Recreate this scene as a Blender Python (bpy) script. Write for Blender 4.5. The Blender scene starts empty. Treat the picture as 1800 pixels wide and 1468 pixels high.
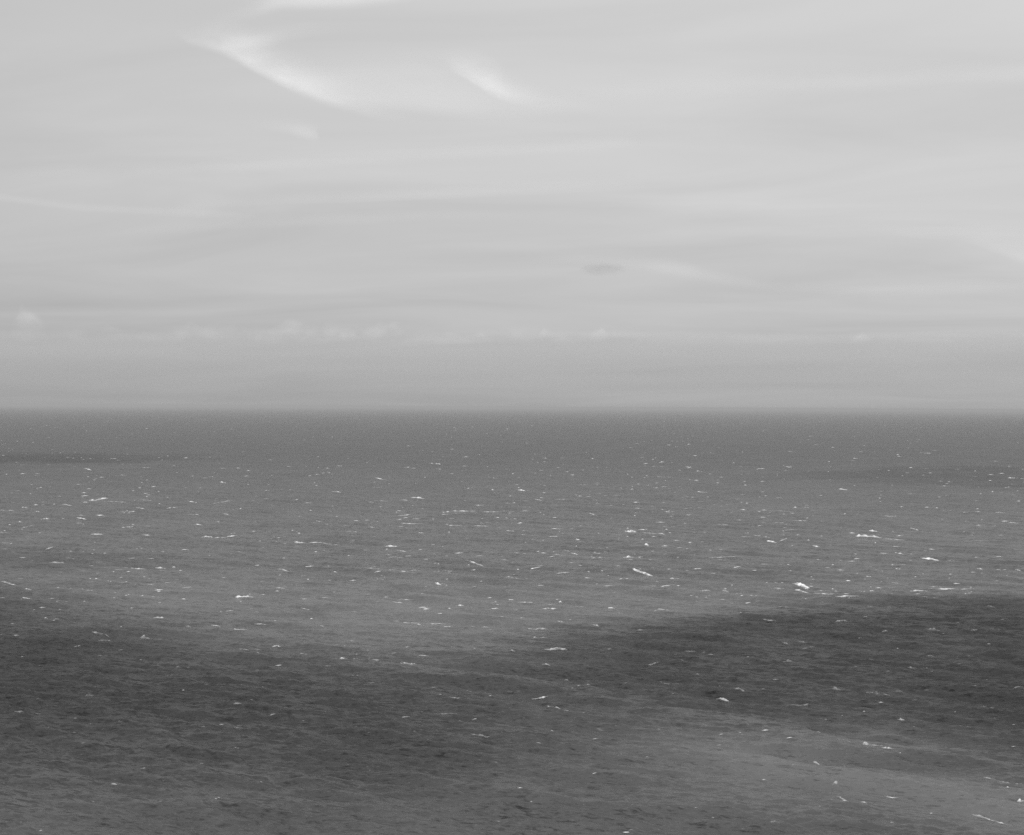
import bpy, math, random
import numpy as np
from mathutils import Vector, Matrix

# ------------------------------------------------------------------ camera, sky, sun, exposure
scene = bpy.context.scene
COL = scene.collection
PW, PH = 1800.0, 1468.0                       # photograph size; pixel measurements below are in it
CAM_H = 100.0                                 # the cliff top the picture was taken from
HFOV = math.radians(30.0)
FPX = (PW / 2) / math.tan(HFOV / 2)
PITCH = -math.atan(19.0 / FPX)                # horizon sits a little above the middle
ROLL = math.radians(0.32)                     # and drops slightly to the right
SUN_EL, SUN_ROT = math.radians(37), math.radians(199)   # high sun behind the viewer

cam_data = bpy.data.cameras.new('camera')
cam = bpy.data.objects.new('camera', cam_data)
COL.objects.link(cam)
scene.camera = cam
cam_data.sensor_width = 36.0
cam_data.angle = HFOV
cam_data.clip_start = 1.0
cam_data.clip_end = 400000.0
CAM_M = Matrix.Translation((0, 0, CAM_H)) @ Matrix.Rotation(math.pi / 2 + PITCH, 4, 'X') @ Matrix.Rotation(ROLL, 4, 'Z')
cam.matrix_world = CAM_M

SUN_DIR = Vector((math.sin(SUN_ROT) * math.cos(SUN_EL), math.cos(SUN_ROT) * math.cos(SUN_EL), math.sin(SUN_EL)))

world = bpy.data.worlds.new('World')
scene.world = world
world.use_nodes = True
wn, wl = world.node_tree.nodes, world.node_tree.links
wn.clear()
w_out = wn.new('ShaderNodeOutputWorld')
w_bg = wn.new('ShaderNodeBackground')
w_bg.inputs['Strength'].default_value = 0.115
w_sky = wn.new('ShaderNodeTexSky')
w_sky.sky_type = 'NISHITA'
w_sky.sun_disc = False
w_sky.sun_elevation, w_sky.sun_rotation = SUN_EL, SUN_ROT
w_sky.altitude = 0.0
w_sky.air_density, w_sky.dust_density, w_sky.ozone_density = 3.0, 0.0, 1.0
# black and white film, mostly sensitive to blue light and a little to red
w_sep = wn.new('ShaderNodeSeparateColor')
wl.new(w_sky.outputs[0], w_sep.inputs[0])
w_r = wn.new('ShaderNodeMath')
w_r.operation = 'MULTIPLY'
w_r.inputs[1].default_value = 0.25
wl.new(w_sep.outputs[0], w_r.inputs[0])
w_b = wn.new('ShaderNodeMath')
w_b.operation = 'MULTIPLY_ADD'
w_b.inputs[1].default_value = 0.75
wl.new(w_sep.outputs[2], w_b.inputs[0])
wl.new(w_r.outputs[0], w_b.inputs[2])
# a thin, uneven veil of high ice cloud over the whole sky, seen as a level sheet overhead
w_tc = wn.new('ShaderNodeTexCoord')
w_xyz = wn.new('ShaderNodeSeparateXYZ')
wl.new(w_tc.outputs['Generated'], w_xyz.inputs[0])
w_h = wn.new('ShaderNodeMath')
w_h.operation = 'MAXIMUM'
wl.new(w_xyz.outputs[2], w_h.inputs[0])
w_h.inputs[1].default_value = 0.0
w_h2 = wn.new('ShaderNodeMath')
w_h2.operation = 'ADD'
wl.new(w_h.outputs[0], w_h2.inputs[0])
w_h2.inputs[1].default_value = 0.1
w_inv = wn.new('ShaderNodeMath')
w_inv.operation = 'DIVIDE'
w_inv.inputs[0].default_value = 1.0
wl.new(w_h2.outputs[0], w_inv.inputs[1])
w_pl = wn.new('ShaderNodeVectorMath')
w_pl.operation = 'SCALE'
wl.new(w_tc.outputs['Generated'], w_pl.inputs[0])
wl.new(w_inv.outputs[0], w_pl.inputs['Scale'])
w_rot = wn.new('ShaderNodeVectorRotate')
w_rot.rotation_type = 'Z_AXIS'
w_rot.inputs['Angle'].default_value = math.radians(14)
wl.new(w_pl.outputs[0], w_rot.inputs['Vector'])
w_st = wn.new('ShaderNodeVectorMath')
w_st.operation = 'MULTIPLY'
w_st.inputs[1].default_value = (0.75, 1.3, 0.0)
wl.new(w_rot.outputs[0], w_st.inputs[0])
w_nz = wn.new('ShaderNodeTexNoise')
w_nz.inputs['Scale'].default_value = 1.1
w_nz.inputs['Detail'].default_value = 5.0
w_nz.inputs['Roughness'].default_value = 0.52
w_nz.inputs['Distortion'].default_value = 0.7
wl.new(w_st.outputs[0], w_nz.inputs['Vector'])
w_veil = wn.new('ShaderNodeMapRange')
wl.new(w_nz.outputs[0], w_veil.inputs['Value'])
w_veil.inputs['From Min'].default_value = 0.25
w_veil.inputs['From Max'].default_value = 0.75
w_veil.inputs['To Min'].default_value = 0.925
w_veil.inputs['To Max'].default_value = 1.09
w_tot = wn.new('ShaderNodeMath')
w_tot.operation = 'MULTIPLY'
wl.new(w_b.outputs[0], w_tot.inputs[0])
wl.new(w_veil.outputs[0], w_tot.inputs[1])
w_comb = wn.new('ShaderNodeCombineColor')
for k in range(3):
    wl.new(w_tot.outputs[0], w_comb.inputs[k])
wl.new(w_comb.outputs[0], w_bg.inputs['Color'])
wl.new(w_bg.outputs[0], w_out.inputs['Surface'])

sun_data = bpy.data.lights.new('sun', 'SUN')
sun_data.energy = 5.0
sun_data.angle = math.radians(0.53)
sun_data.color = (1, 1, 1)
sun = bpy.data.objects.new('sun', sun_data)
COL.objects.link(sun)
sun.rotation_mode = 'QUATERNION'
sun.rotation_quaternion = SUN_DIR.to_track_quat('Z', 'Y')
sun.location = SUN_DIR * 500

vs = scene.view_settings
vs.view_transform = 'Standard'
vs.look = 'None'
vs.exposure = 0.0
vs.gamma = 1.0
scene.render.engine = 'CYCLES'
scene.cycles.use_denoising = False
scene.cycles.volume_max_steps = 256
scene.cycles.max_bounces = 6
scene.cycles.volume_bounces = 0
scene.cycles.transparent_max_bounces = 32

rng = np.random.default_rng(7)
rnd = random.Random(11)

# ------------------------------------------------------------------ helpers
CAM_R = CAM_M.to_3x3()


def ray(px, py):
    return (CAM_R @ Vector(((px - PW / 2) / FPX, (PH / 2 - py) / FPX, -1.0))).normalized()


def at_sea(px, py):
    d = ray(px, py)
    t = CAM_H / max(-d.z, 1e-5)
    return Vector((d.x * t, d.y * t, 0.0))


def tag(o, label=None, cat=None, group=None, kind=None):
    if label:
        o['label'] = label
    if cat:
        o['category'] = cat
    if group:
        o['group'] = group
    if kind:
        o['kind'] = kind
    return o


def mesh_from(name, verts, faces, smooth=True):
    me = bpy.data.meshes.new(name)
    me.from_pydata([tuple(map(float, v)) for v in verts], [], faces)
    me.update()
    if smooth:
        me.polygons.foreach_set('use_smooth', [True] * len(me.polygons))
    return me


def link(name, me, mat=None):
    o = bpy.data.objects.new(name, me)
    if mat:
        me.materials.append(mat)
    COL.objects.link(o)
    return o


class NT:
    """small node-tree writer"""

    def __init__(self, mat):
        self.n, self.l = mat.node_tree.nodes, mat.node_tree.links

    def new(self, t, **kw):
        nd = self.n.new(t)
        for k, v in kw.items():
            setattr(nd, k, v)
        return nd

    def put(self, sock, v):
        if isinstance(v, (int, float, tuple)):
            sock.default_value = v
        else:
            self.l.new(v, sock)

    def math(self, op, a, b=0.0, c=0.0, clamp=False):
        nd = self.new('ShaderNodeMath', operation=op, use_clamp=clamp)
        for s, v in zip(nd.inputs, (a, b, c)):
            self.put(s, v)
        return nd.outputs[0]

    def vec(self, op, a, b=None):
        nd = self.new('ShaderNodeVectorMath', operation=op)
        self.put(nd.inputs[0], a)
        if b is not None:
            self.put(nd.inputs['Scale'] if op == 'SCALE' else nd.inputs[1], b)
        return nd.outputs[0]

    def smooth(self, v, a, b):
        nd = self.new('ShaderNodeMapRange', interpolation_type='SMOOTHSTEP')
        self.put(nd.inputs['Value'], v)
        nd.inputs['From Min'].default_value = a
        nd.inputs['From Max'].default_value = b
        return nd.outputs[0]

    def noise(self, vec, scale, detail=3.0, rough=0.5, out=0, distortion=0.0):
        nd = self.new('ShaderNodeTexNoise')
        self.put(nd.inputs['Vector'], vec)
        nd.inputs['Scale'].default_value = scale
        nd.inputs['Detail'].default_value = detail
        nd.inputs['Roughness'].default_value = rough
        nd.inputs['Distortion'].default_value = distortion
        return nd.outputs[out]

    def curve(self, v, pts):
        nd = self.new('ShaderNodeFloatCurve')
        c = nd.mapping.curves[0]
        pts = sorted(pts)
        c.points[0].location = pts[0]
        c.points[1].location = pts[-1]
        for p in pts[1:-1]:
            c.points.new(*p)
        nd.mapping.update()
        self.put(nd.inputs['Value'], v)
        return nd.outputs[0]


def new_mat(name):
    m = bpy.data.materials.new(name)
    m.use_nodes = True
    m.node_tree.nodes.clear()
    return m


# ------------------------------------------------------------------ sea
WIND = math.atan2(-0.86, -0.51)               # the waves run towards the viewer and a little to the left
N_WAVES = 84
w_len = np.exp(rng.uniform(math.log(2.6), math.log(60.0), N_WAVES))
w_ang = WIND + rng.normal(0, 1, N_WAVES) * np.clip(0.9 - 0.16 * np.log(w_len), 0.22, 0.8)
w_k = 2 * math.pi / w_len
w_amp = 0.0062 * w_len ** 0.88 * rng.uniform(0.6, 1.3, N_WAVES) * np.where(w_len < 14, 1.3, 1.0)
w_ph = rng.uniform(0, 2 * math.pi, N_WAVES)
ROW_STEP = 0.62 * (1800 / 1024) / FPX          # radial step: about two thirds of a picture row
COL_STEP = math.radians(38.0) / 1150


def radial_step(r):
    return np.clip(ROW_STEP * r * r / CAM_H, 0.55, None)


# gusts: where the wind roughens the water most (0 slack .. 1 strongest), a property of the sheet's vertices


def vnoise2(x, y, seed):
    """smooth 2-D value noise in -1..1"""
    i, j = np.floor(x), np.floor(y)
    f, g = x - i, y - j
    f, g = f * f * (3 - 2 * f), g * g * (3 - 2 * g)
    h = lambda a, b: np.modf(np.abs(np.sin(a * 127.1 + b * 311.7 + seed * 74.7) * 43758.5453))[0] * 2 - 1
    return (h(i, j) * (1 - f) + h(i + 1, j) * f) * (1 - g) + (h(i, j + 1) * (1 - f) + h(i + 1, j + 1) * f) * g


def sstep(v):
    v = np.clip(v, 0, 1)
    return v * v * (3 - 2 * v)


GUSTS = []          # far edge, near edge (photograph pixels), softness far and near (m), strength along x


def gust_field(x, y, want_pale=False):
    w1 = vnoise2(x / 70, y / 45, 1.0) + 0.6 * vnoise2(x / 26, y / 17, 2.0) + 0.35 * vnoise2(x / 9, y / 6, 3.0)
    tot = np.zeros_like(x)
    for far, near, sf, sn, gain, wob in GUSTS:
        F = sorted((at_sea(*p).x, at_sea(*p).y) for p in far)
        Nr = sorted((at_sea(*p).x, at_sea(*p).y) for p in near)
        G = sorted((at_sea(p[0], p[1]).x, p[2]) for p in gain)
        yf = np.interp(x, *zip(*F)) + wob * w1
        yn = np.interp(x, *zip(*Nr)) + wob * w1
        g = sstep((yf - y) / sf) * sstep((y - yn) / sn) * np.interp(x, *zip(*G))
        tot = np.maximum(tot, g)
    streak = vnoise2(x / 60 + 7, y / 160, 5.0) * 0.5 + vnoise2(x / 23, y / 50, 6.0) * 0.35
    rest = 0.28 + 0.54 * sstep((np.hypot(x, y) - 700) / 3600)   # windier further out
    for far, near, sf, sn, gain, wob in SLACKS:
        F = sorted((at_sea(*p).x, at_sea(*p).y) for p in far)
        Nr = sorted((at_sea(*p).x, at_sea(*p).y) for p in near)
        G = sorted((at_sea(p[0], p[1]).x, p[2]) for p in gain)
        yf = np.interp(x, *zip(*F)) + wob * w1
        yn = np.interp(x, *zip(*Nr)) + wob * w1
        hit = sstep((yf - y) / sf) * sstep((y - yn) / sn) * np.interp(x, *zip(*G))
        rest = rest - hit
        streak = streak * (1 - np.clip(2.5 * hit, 0, 1))
    if want_pale:                                  # how much paler the base colour gets over the slack regions
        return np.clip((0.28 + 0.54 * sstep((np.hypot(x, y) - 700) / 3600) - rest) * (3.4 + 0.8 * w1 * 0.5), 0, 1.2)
    rest = rest + 0.85 * (0.28 + 0.54 * sstep((np.hypot(x, y) - 700) / 3600) - rest)
    return np.clip(tot * (1.02 + 0.24 * streak) + rest * (1 - 0.8 * tot) + 0.1 * streak, 0, 1.3)


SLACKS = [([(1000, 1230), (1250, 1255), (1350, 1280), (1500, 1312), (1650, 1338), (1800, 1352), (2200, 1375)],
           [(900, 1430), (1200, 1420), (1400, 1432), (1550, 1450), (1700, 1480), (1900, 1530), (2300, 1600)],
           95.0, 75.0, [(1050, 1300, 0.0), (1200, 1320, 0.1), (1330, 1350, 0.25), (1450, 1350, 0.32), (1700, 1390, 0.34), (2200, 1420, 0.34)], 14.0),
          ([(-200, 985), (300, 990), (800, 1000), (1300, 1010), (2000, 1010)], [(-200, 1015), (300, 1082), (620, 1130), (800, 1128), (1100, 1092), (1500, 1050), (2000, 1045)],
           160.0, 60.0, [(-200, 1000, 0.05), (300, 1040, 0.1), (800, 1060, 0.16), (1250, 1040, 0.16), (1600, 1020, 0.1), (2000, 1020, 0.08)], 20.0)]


GUSTS.append(([(-1000, 920), (-500, 945), (-150, 968), (0, 988), (150, 1018), (300, 1058), (450, 1090), (620, 1122), (760, 1130), (950, 1136), (1150, 1160), (1300, 1200), (1450, 1270)],
              [(-2600, 1600), (-600, 1560), (-100, 1530), (120, 1520), (300, 1560), (500, 1640), (700, 1600), (900, 1520), (1100, 1470), (1250, 1410), (1400, 1340), (1600, 1300)],
              230.0, 250.0, [(-1000, 1000, 1.0), (0, 1150, 1.0), (300, 1160, 1.0), (600, 1170, 0.95), (800, 1200, 0.92), (1000, 1250, 0.9), (1200, 1270, 0.75), (1420, 1290, 0.1)], 26.0))
GUSTS.append(([(700, 1140), (850, 1118), (950, 1103), (1100, 1088), (1250, 1070), (1350, 1058), (1500, 1044), (1700, 1036), (1900, 1042), (2400, 1060), (3000, 1060)],
              [(600, 1180), (850, 1210), (950, 1225), (1100, 1250), (1250, 1262), (1350, 1285), (1500, 1318), (1650, 1342), (1800, 1355), (2000, 1372), (2400, 1390), (3600, 1390)],
              95.0, 62.0, [(700, 1140, 0.35), (1000, 1160, 0.75), (1250, 1170, 0.9), (1500, 1180, 1.0), (2400, 1200, 1.0)], 30.0))
GUSTS.append(([(500, 1400), (900, 1400), (1200, 1404), (1400, 1422), (1550, 1440), (1700, 1468), (1900, 1510)], [(-200, 1800), (2500, 1800)],
              28.0, 30.0, [(500, 1500, 0.4), (1200, 1500, 0.5), (1500, 1500, 0.55), (1900, 1520, 0.3)], 12.0))
GUSTS.append(([(-600, 788), (0, 792), (200, 794), (330, 799), (420, 806)], [(-600, 824), (0, 821), (200, 818), (330, 814), (420, 809)],
              300.0, 300.0, [(-600, 806, 1.0), (0, 806, 1.0), (250, 806, 0.8), (420, 808, 0.0)], 150.0))
GUSTS.append(([(1200, 834), (1450, 822), (1650, 816), (1850, 818), (2400, 820)], [(1200, 838), (1450, 852), (1650, 860), (1850, 864), (2400, 866)],
              300.0, 300.0, [(1200, 836, 0.0), (1450, 838, 0.4), (1700, 838, 0.6), (2400, 838, 0.6)], 150.0))
GUSTS.append(([(-600, 955), (0, 960), (150, 965), (300, 975), (450, 985)], [(-600, 1010), (0, 1004), (150, 1000), (300, 996), (450, 992)],
              70.0, 70.0, [(-600, 980, 0.5), (0, 980, 0.5), (200, 985, 0.4), (450, 988, 0.0)], 40.0))


def sea_height(x, y):
    """wave height; waves too short for the sheet's mesh at that distance fade out of it"""
    x, y = np.asarray(x, dtype=np.float64), np.asarray(y, dtype=np.float64)
    r = np.hypot(x, y)
    dr, dt = radial_step(r), COL_STEP * r
    ur, vr = x / np.maximum(r, 1e-6), y / np.maximum(r, 1e-6)
    z = np.zeros_like(x)
    chop = 0.62 + 0.85 * gust_field(x, y)         # the wind builds the short waves, not the swell
    for k, a, A, p in zip(w_k, w_ang, w_amp, w_ph):
        kx, ky = k * math.cos(a), k * math.sin(a)
        pr = (kx * ur + ky * vr) * dr
        pt = (-kx * vr + ky * ur) * dt
        wt = np.exp(-0.16 * (pr * pr + pt * pt))
        s = np.sin(kx * x + ky * y + p)
        h = A * wt * (s + 0.22 * (s * s - 0.5))
        z += h * chop if k > 0.45 else h
    return z


radii = [8.0, 40.0, 90.0, 150.0, 200.0, 250.0, 300.0, 340.0, 375.0]
while radii[-1] < 90000.0:
    radii.append(radii[-1] + float(radial_step(np.array(radii[-1]))) * (1.0 if radii[-1] < 6000 else 1.6))
radii[-1] = 90000.0
radii = np.array(radii)
ang = list(np.arange(-575, 576) * COL_STEP)
side = list(np.radians(np.linspace(19.0 + 3.0, 177.0, 44)))
ang = np.array([-a for a in reversed(side)] + ang + side)
RR, AA = np.meshgrid(radii, ang, indexing='ij')
SX, SY = RR * np.sin(AA), RR * np.cos(AA)
SZ = np.zeros_like(SX)
mid = np.abs(AA) < math.radians(19.2)
SZ[mid] = sea_height(SX[mid], SY[mid])
nr, nc = SX.shape
co = np.stack([SX, SY, SZ], -1).reshape(-1, 3)
co = np.vstack([co, [[0, 0, 0]]]).astype(np.float32)
idx = np.arange(nr * nc).reshape(nr, nc)
a0 = idx
q = np.stack([idx[:-1, :-1], idx[1:, :-1], idx[1:, 1:], idx[:-1, 1:]], -1).reshape(-1, 4)
wrap = np.stack([idx[:-1, -1], idx[1:, -1], idx[1:, 0], idx[:-1, 0]], -1)
quads = np.vstack([q, wrap])[:, ::-1]
cen = nr * nc
fan = np.stack([np.full(nc, cen), np.roll(idx[0], -1), idx[0]], -1)
loops = np.concatenate([quads.ravel(), fan.ravel()]).astype(np.int32)
n_q, n_f = len(quads), len(fan)
starts = np.concatenate([np.arange(n_q) * 4, n_q * 4 + np.arange(n_f) * 3]).astype(np.int32)
sea_me = bpy.data.meshes.new('sea')
sea_me.vertices.add(len(co))
sea_me.vertices.foreach_set('co', co.ravel())
sea_me.loops.add(len(loops))
sea_me.loops.foreach_set('vertex_index', loops)
sea_me.polygons.add(n_q + n_f)
sea_me.polygons.foreach_set('loop_start', starts)
sea_me.update(calc_edges=True)
sea_me.polygons.foreach_set('use_smooth', np.ones(n_q + n_f, dtype=bool))

gv = np.full(nr * nc + 1, 0.1, dtype=np.float32)
gmid = np.zeros_like(SX)
gmid[:] = 0.1
gmid[mid] = gust_field(SX[mid], SY[mid])
gv[:-1] = gmid.ravel()
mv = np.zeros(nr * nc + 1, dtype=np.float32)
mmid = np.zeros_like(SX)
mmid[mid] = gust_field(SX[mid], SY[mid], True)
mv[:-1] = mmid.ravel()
ma = sea_me.attributes.new('pale_water', 'FLOAT', 'POINT')
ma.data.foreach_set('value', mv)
ga = sea_me.attributes.new('gust', 'FLOAT', 'POINT')
ga.data.foreach_set('value', gv)

sea_mat = new_mat('sea_water')
t = NT(sea_mat)
out = t.new('ShaderNodeOutputMaterial')
bsdf = t.new('ShaderNodeBsdfPrincipled')
t.l.new(bsdf.outputs[0], out.inputs['Surface'])
geo = t.new('ShaderNodeNewGeometry')
rot = t.new('ShaderNodeVectorRotate', rotation_type='Z_AXIS')
t.put(rot.inputs['Vector'], geo.outputs['Position'])
rot.inputs['Angle'].default_value = -WIND
# short chop, longer along the crests than across them
chop = t.vec('MULTIPLY', rot.outputs[0], (1.0, 0.32, 1.0))
sl = None
for scale, gain, det in ((1.3, 2.0, 2.0), (0.55, 2.8, 3.0), (0.16, 0.8, 2.0)):
    c = t.noise(chop, scale, det, 0.65, out=1)
    c = t.vec('SUBTRACT', c, (0.5, 0.5, 0.5))
    c = t.vec('SCALE', c, gain)
    sl = c if sl is None else t.vec('ADD', sl, c)
sl = t.vec('MULTIPLY', sl, (1.0, 1.0, 0.0))
# gusts steepen the chop
gust = t.new('ShaderNodeAttribute', attribute_name='gust').outputs['Fac']
sl = t.vec('SCALE', sl, t.math('MULTIPLY_ADD', gust, 1.95, 0.34))
t.l.new(t.math('MULTIPLY_ADD', gust, 0.24, 0.23), bsdf.inputs['Roughness'])
nrm = t.vec('NORMALIZE', t.vec('ADD', geo.outputs['Normal'], sl))
t.l.new(nrm, bsdf.inputs['Normal'])
# water colour: dark, with slightly milky, air-charged drifts
milk = t.noise(t.vec('MULTIPLY', rot.outputs[0], (1.0, 1.7, 1.0)), 0.0075, 5.0, 0.6)
wc = t.math('ADD', t.math('MULTIPLY', t.smooth(milk, 0.3, 0.75), 0.016), 0.050)
wc = t.math('MULTIPLY_ADD', t.new('ShaderNodeAttribute', attribute_name='pale_water').outputs['Fac'], 0.045, wc)  # raises the base colour inside the slack regions
cc = t.new('ShaderNodeCombineColor')
for k in range(3):
    t.l.new(wc, cc.inputs[k])
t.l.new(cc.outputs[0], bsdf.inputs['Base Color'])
bsdf.distribution = 'GGX'
bsdf.inputs['IOR'].default_value = 1.333
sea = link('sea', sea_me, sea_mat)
tag(sea, 'wind-ruffled open sea running out to a hazy horizon', kind='structure')

# ------------------------------------------------------------------ clouds
def volume_cloud(name, u0, u1, v0, v1, lo, hi, gain, thick, tau, soft_lo, soft_hi, nscale, nstretch, nlo, nhi, warp, albedo, label, cat, group=None, step=0.5, detail=4.0, veil=False):
    """A cloud in its own frame (x along, y across, z through it, metres). lo, hi: its two edges as [(x, y)...]; gain [(x, 0..1)...];
    tau: optical depth straight through at gain 1."""
    U, V = u1 - u0, v1 - v0
    lx, ly = zip(*sorted(lo))
    hx, hy = zip(*sorted(hi))
    mat = new_mat(name + '_vapour')
    t = NT(mat)
    out = t.new('ShaderNodeOutputMaterial')
    tc = t.new('ShaderNodeTexCoord')
    P = tc.outputs['Object']
    wv = t.vec('SUBTRACT', t.noise(t.vec('MULTIPLY', P, (nstretch, 1.0, 1.0)), nscale * 0.6, 3.0, 0.55, out=1), (0.5, 0.5, 0.5))
    P2 = t.vec('ADD', P, t.vec('SCALE', wv, warp))
    sep = t.new('ShaderNodeSeparateXYZ')
    t.l.new(P2, sep.inputs[0])
    u = t.math('DIVIDE', t.math('SUBTRACT', sep.outputs[0], u0), U, clamp=True)
    xs = np.linspace(u0, u1, 14)
    loc = t.curve(u, [((x - u0) / U, (np.interp(x, lx, ly) - v0) / V) for x in xs])
    hic = t.curve(u, [((x - u0) / U, (np.interp(x, hx, hy) - v0) / V) for x in xs])
    gc = t.curve(u, [((x - u0) / U, g) for x, g in gain])
    v = t.math('DIVIDE', t.math('SUBTRACT', sep.outputs[1], v0), V)
    e1 = t.smooth(t.math('SUBTRACT', v, loc), 0.0, soft_lo / V)
    e2 = t.smooth(t.math('SUBTRACT', hic, v), 0.0, soft_hi / V)
    nz = t.noise(t.vec('MULTIPLY', P, (nstretch, 1.0, 1.0)), nscale, detail, 0.55)
    nz = t.smooth(nz, nlo, nhi)
    d = t.math('MULTIPLY', t.math('MULTIPLY', e1, e2), t.math('MULTIPLY', gc, nz))
    if veil:                                        # a distant cloud: thin ice or droplets seen against the sky, lit by the sun
        df = t.new('ShaderNodeBsdfDiffuse')
        df.inputs['Color'].default_value = (albedo, albedo, albedo, 1)
        tr = t.new('ShaderNodeBsdfTransparent')
        mx = t.new('ShaderNodeMixShader')
        t.l.new(t.math('MULTIPLY', d, 0.2 * tau, clamp=True), mx.inputs[0])
        t.l.new(tr.outputs[0], mx.inputs[1])
        t.l.new(df.outputs[0], mx.inputs[2])
        t.l.new(mx.outputs[0], out.inputs['Surface'])
    else:                                           # a near cloud: a body of droplets that the sun shines into
        pv = t.new('ShaderNodeVolumePrincipled')
        pv.inputs['Color'].default_value = (albedo, albedo, albedo, 1)
        t.l.new(t.math('MULTIPLY', d, tau / thick), pv.inputs['Density'])
        t.l.new(pv.outputs[0], out.inputs['Volume'])
        mat.cycles.volume_step_rate = step
    # the cloud's own lens-shaped body
    nu, nv = 28, 9
    verts, faces = [], []
    for s in (1, -1):
        for i in range(nu + 1):
            x = u0 + U * i / nu
            a, b = np.interp(x, lx, ly), np.interp(x, hx, hy)
            mg = 0.5 * warp + 0.3 * (b - a)
            a, b = a - mg, b + 0.4 * mg
            end = math.sin(math.pi * min(max(i / nu, 0.03), 0.97)) ** 0.35
            for j in range(nv + 1):
                f = j / nv
                z = 0.0 if i in (0, nu) or j in (0, nv) else 0.5 * thick * (math.sin(math.pi * f) ** 0.4) * end
                verts.append((x, a + (b - a) * f, s * z))
    off = (nu + 1) * (nv + 1)
    for i in range(nu):
        for j in range(nv):
            p = i * (nv + 1) + j
            faces.append((p, p + nv + 1, p + nv + 2, p + 1))
            faces.append((off + p + 1, off + p + nv + 2, off + p + nv + 1, off + p))
    me = mesh_from(name, verts, faces)
    import bmesh
    bm = bmesh.new()
    bm.from_mesh(me)
    bmesh.ops.remove_doubles(bm, verts=bm.verts, dist=thick * 0.002)
    bm.to_mesh(me)
    bm.free()
    o = link(name, me, mat)
    tag(o, label, cat, group)
    return o


TILT = math.radians(8)


def sky_cloud(name, dist, lo, hi, gain, tau, soft_lo, soft_hi, label, cat='cloud', group='high cirrus streaks', nscale=60.0, stretch=0.35, nlo=0.12, nhi=0.72, warp=11.0, thick=30.0, albedo=0.92, detail=6.0, tilt=TILT):
    """edges in photograph pixels; built at its own distance, leaning away overhead"""
    px0 = 0.5 * (min(p[0] for p in lo + hi) + max(p[0] for p in lo + hi))
    py0 = 0.5 * (min(p[1] for p in lo + hi) + max(p[1] for p in lo + hi))
    d = ray(px0, py0)
    m = dist / FPX                                  # metres per pixel at that distance
    cy = m / math.cos(tilt)
    L = [((x - px0) * m, (py0 - y) * cy) for x, y in lo]
    H = [((x - px0) * m, (py0 - y) * cy) for x, y in hi]
    us = [p[0] for p in L + H]
    vs_ = [p[1] for p in L + H]
    g = [((x - px0) * m, k) for x, k in gain]
    pad = 10 * m
    o = volume_cloud(name, min(us), max(us), min(vs_) - pad, max(vs_) + pad, L, H, g, thick * m, tau, soft_lo * cy, soft_hi * cy,
                     1.0 / (nscale * m), stretch, nlo, nhi, warp * m, albedo, label, cat, group, detail=detail, veil=True)
    R = CAM_R @ Matrix.Rotation(-tilt, 3, 'X')
    o.matrix_world = Matrix.Translation(Vector((0, 0, CAM_H)) + d * dist) @ R.to_4x4()
    return o


sky_cloud('cirrus_cloud', 46000,
          [(305, 62), (340, 82), (395, 96), (440, 122), (500, 154), (560, 182), (640, 207), (760, 226)],
          [(305, 46), (340, 40), (395, 22), (440, 40), (500, 72), (560, 104), (640, 140), (760, 190)],
          [(305, 0.55), (345, 0.95), (420, 1.0), (520, 1.0), (600, 0.75), (690, 0.25), (760, 0.0)], 0.62, 12, 92,
          'bright hooked cirrus wisp slanting down from the upper left of the sky', nscale=42)
sky_cloud('cirrus_cloud', 46500,
          [(385, 100), (440, 92), (500, 74), (560, 62), (640, 52)],
          [(385, 60), (440, 48), (500, 42), (560, 36), (640, 34)],
          [(385, 0.2), (440, 1.0), (520, 0.6), (640, 0.0)], 0.5, 24, 30,
          'short pale fork branching up from the hooked cirrus wisp', nscale=60)
sky_cloud('cirrus_cloud', 47000,
          [(680, 94), (775, 114), (820, 136), (860, 166), (900, 182), (980, 196), (1090, 206)],
          [(680, 74), (775, 82), (820, 78), (860, 88), (900, 124), (980, 156), (1090, 178)],
          [(680, 0.15), (770, 0.6), (850, 1.0), (900, 0.8), (980, 0.45), (1090, 0.0)], 0.54, 12, 72,
          'smaller wing-shaped cirrus wisp beside the bright hooked one', nscale=42)
sky_cloud('cirrus_cloud', 45500,
          [(415, 214), (460, 224), (500, 234), (535, 246), (562, 250)],
          [(415, 196), (460, 198), (500, 202), (535, 204), (562, 216)],
          [(415, 0.2), (500, 0.7), (540, 1.0), (562, 0.1)], 0.2, 12, 30,
          'small faint wisp below the bright hooked cirrus', nscale=60)
sky_cloud('cirrus_cloud', 44000,
          [(380, 50), (450, 32), (500, 19), (600, 17), (680, 10), (780, -6)],
          [(380, 20), (450, -12), (500, -50), (600, -60), (680, -60), (780, -50)],
          [(380, 0.25), (450, 0.6), (530, 1.0), (650, 0.9), (780, 0.2)], 0.45, 20, 44,
          'bright streak of cirrus cut by the top edge above the hooked wisp', nscale=70)
sky_cloud('cirrus_cloud', 48000,
          [(480, 160), (600, 190), (720, 205), (860, 222), (1000, 226)],
          [(480, 96), (600, 92), (720, 86), (860, 120), (1000, 170)],
          [(480, 0.1), (620, 0.8), (760, 0.8), (900, 0.4), (1000, 0.0)], 0.2, 30, 45,
          'dim veil stretched between the two cirrus wisps', nscale=110)
sky_cloud('cloud_streak', 50000,
          [(-120, 352), (0, 354), (150, 372), (350, 384), (460, 388)],
          [(-120, 334), (0, 338), (150, 356), (350, 366), (460, 374)],
          [(-120, 0.6), (60, 1.0), (250, 0.8), (460, 0.0)], 0.13, 8, 9,
          'thin trail of cloud entering from the left edge of the sky', 'cloud', 'faint horizontal cloud streaks', nscale=80, thick=20, warp=6)
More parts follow.
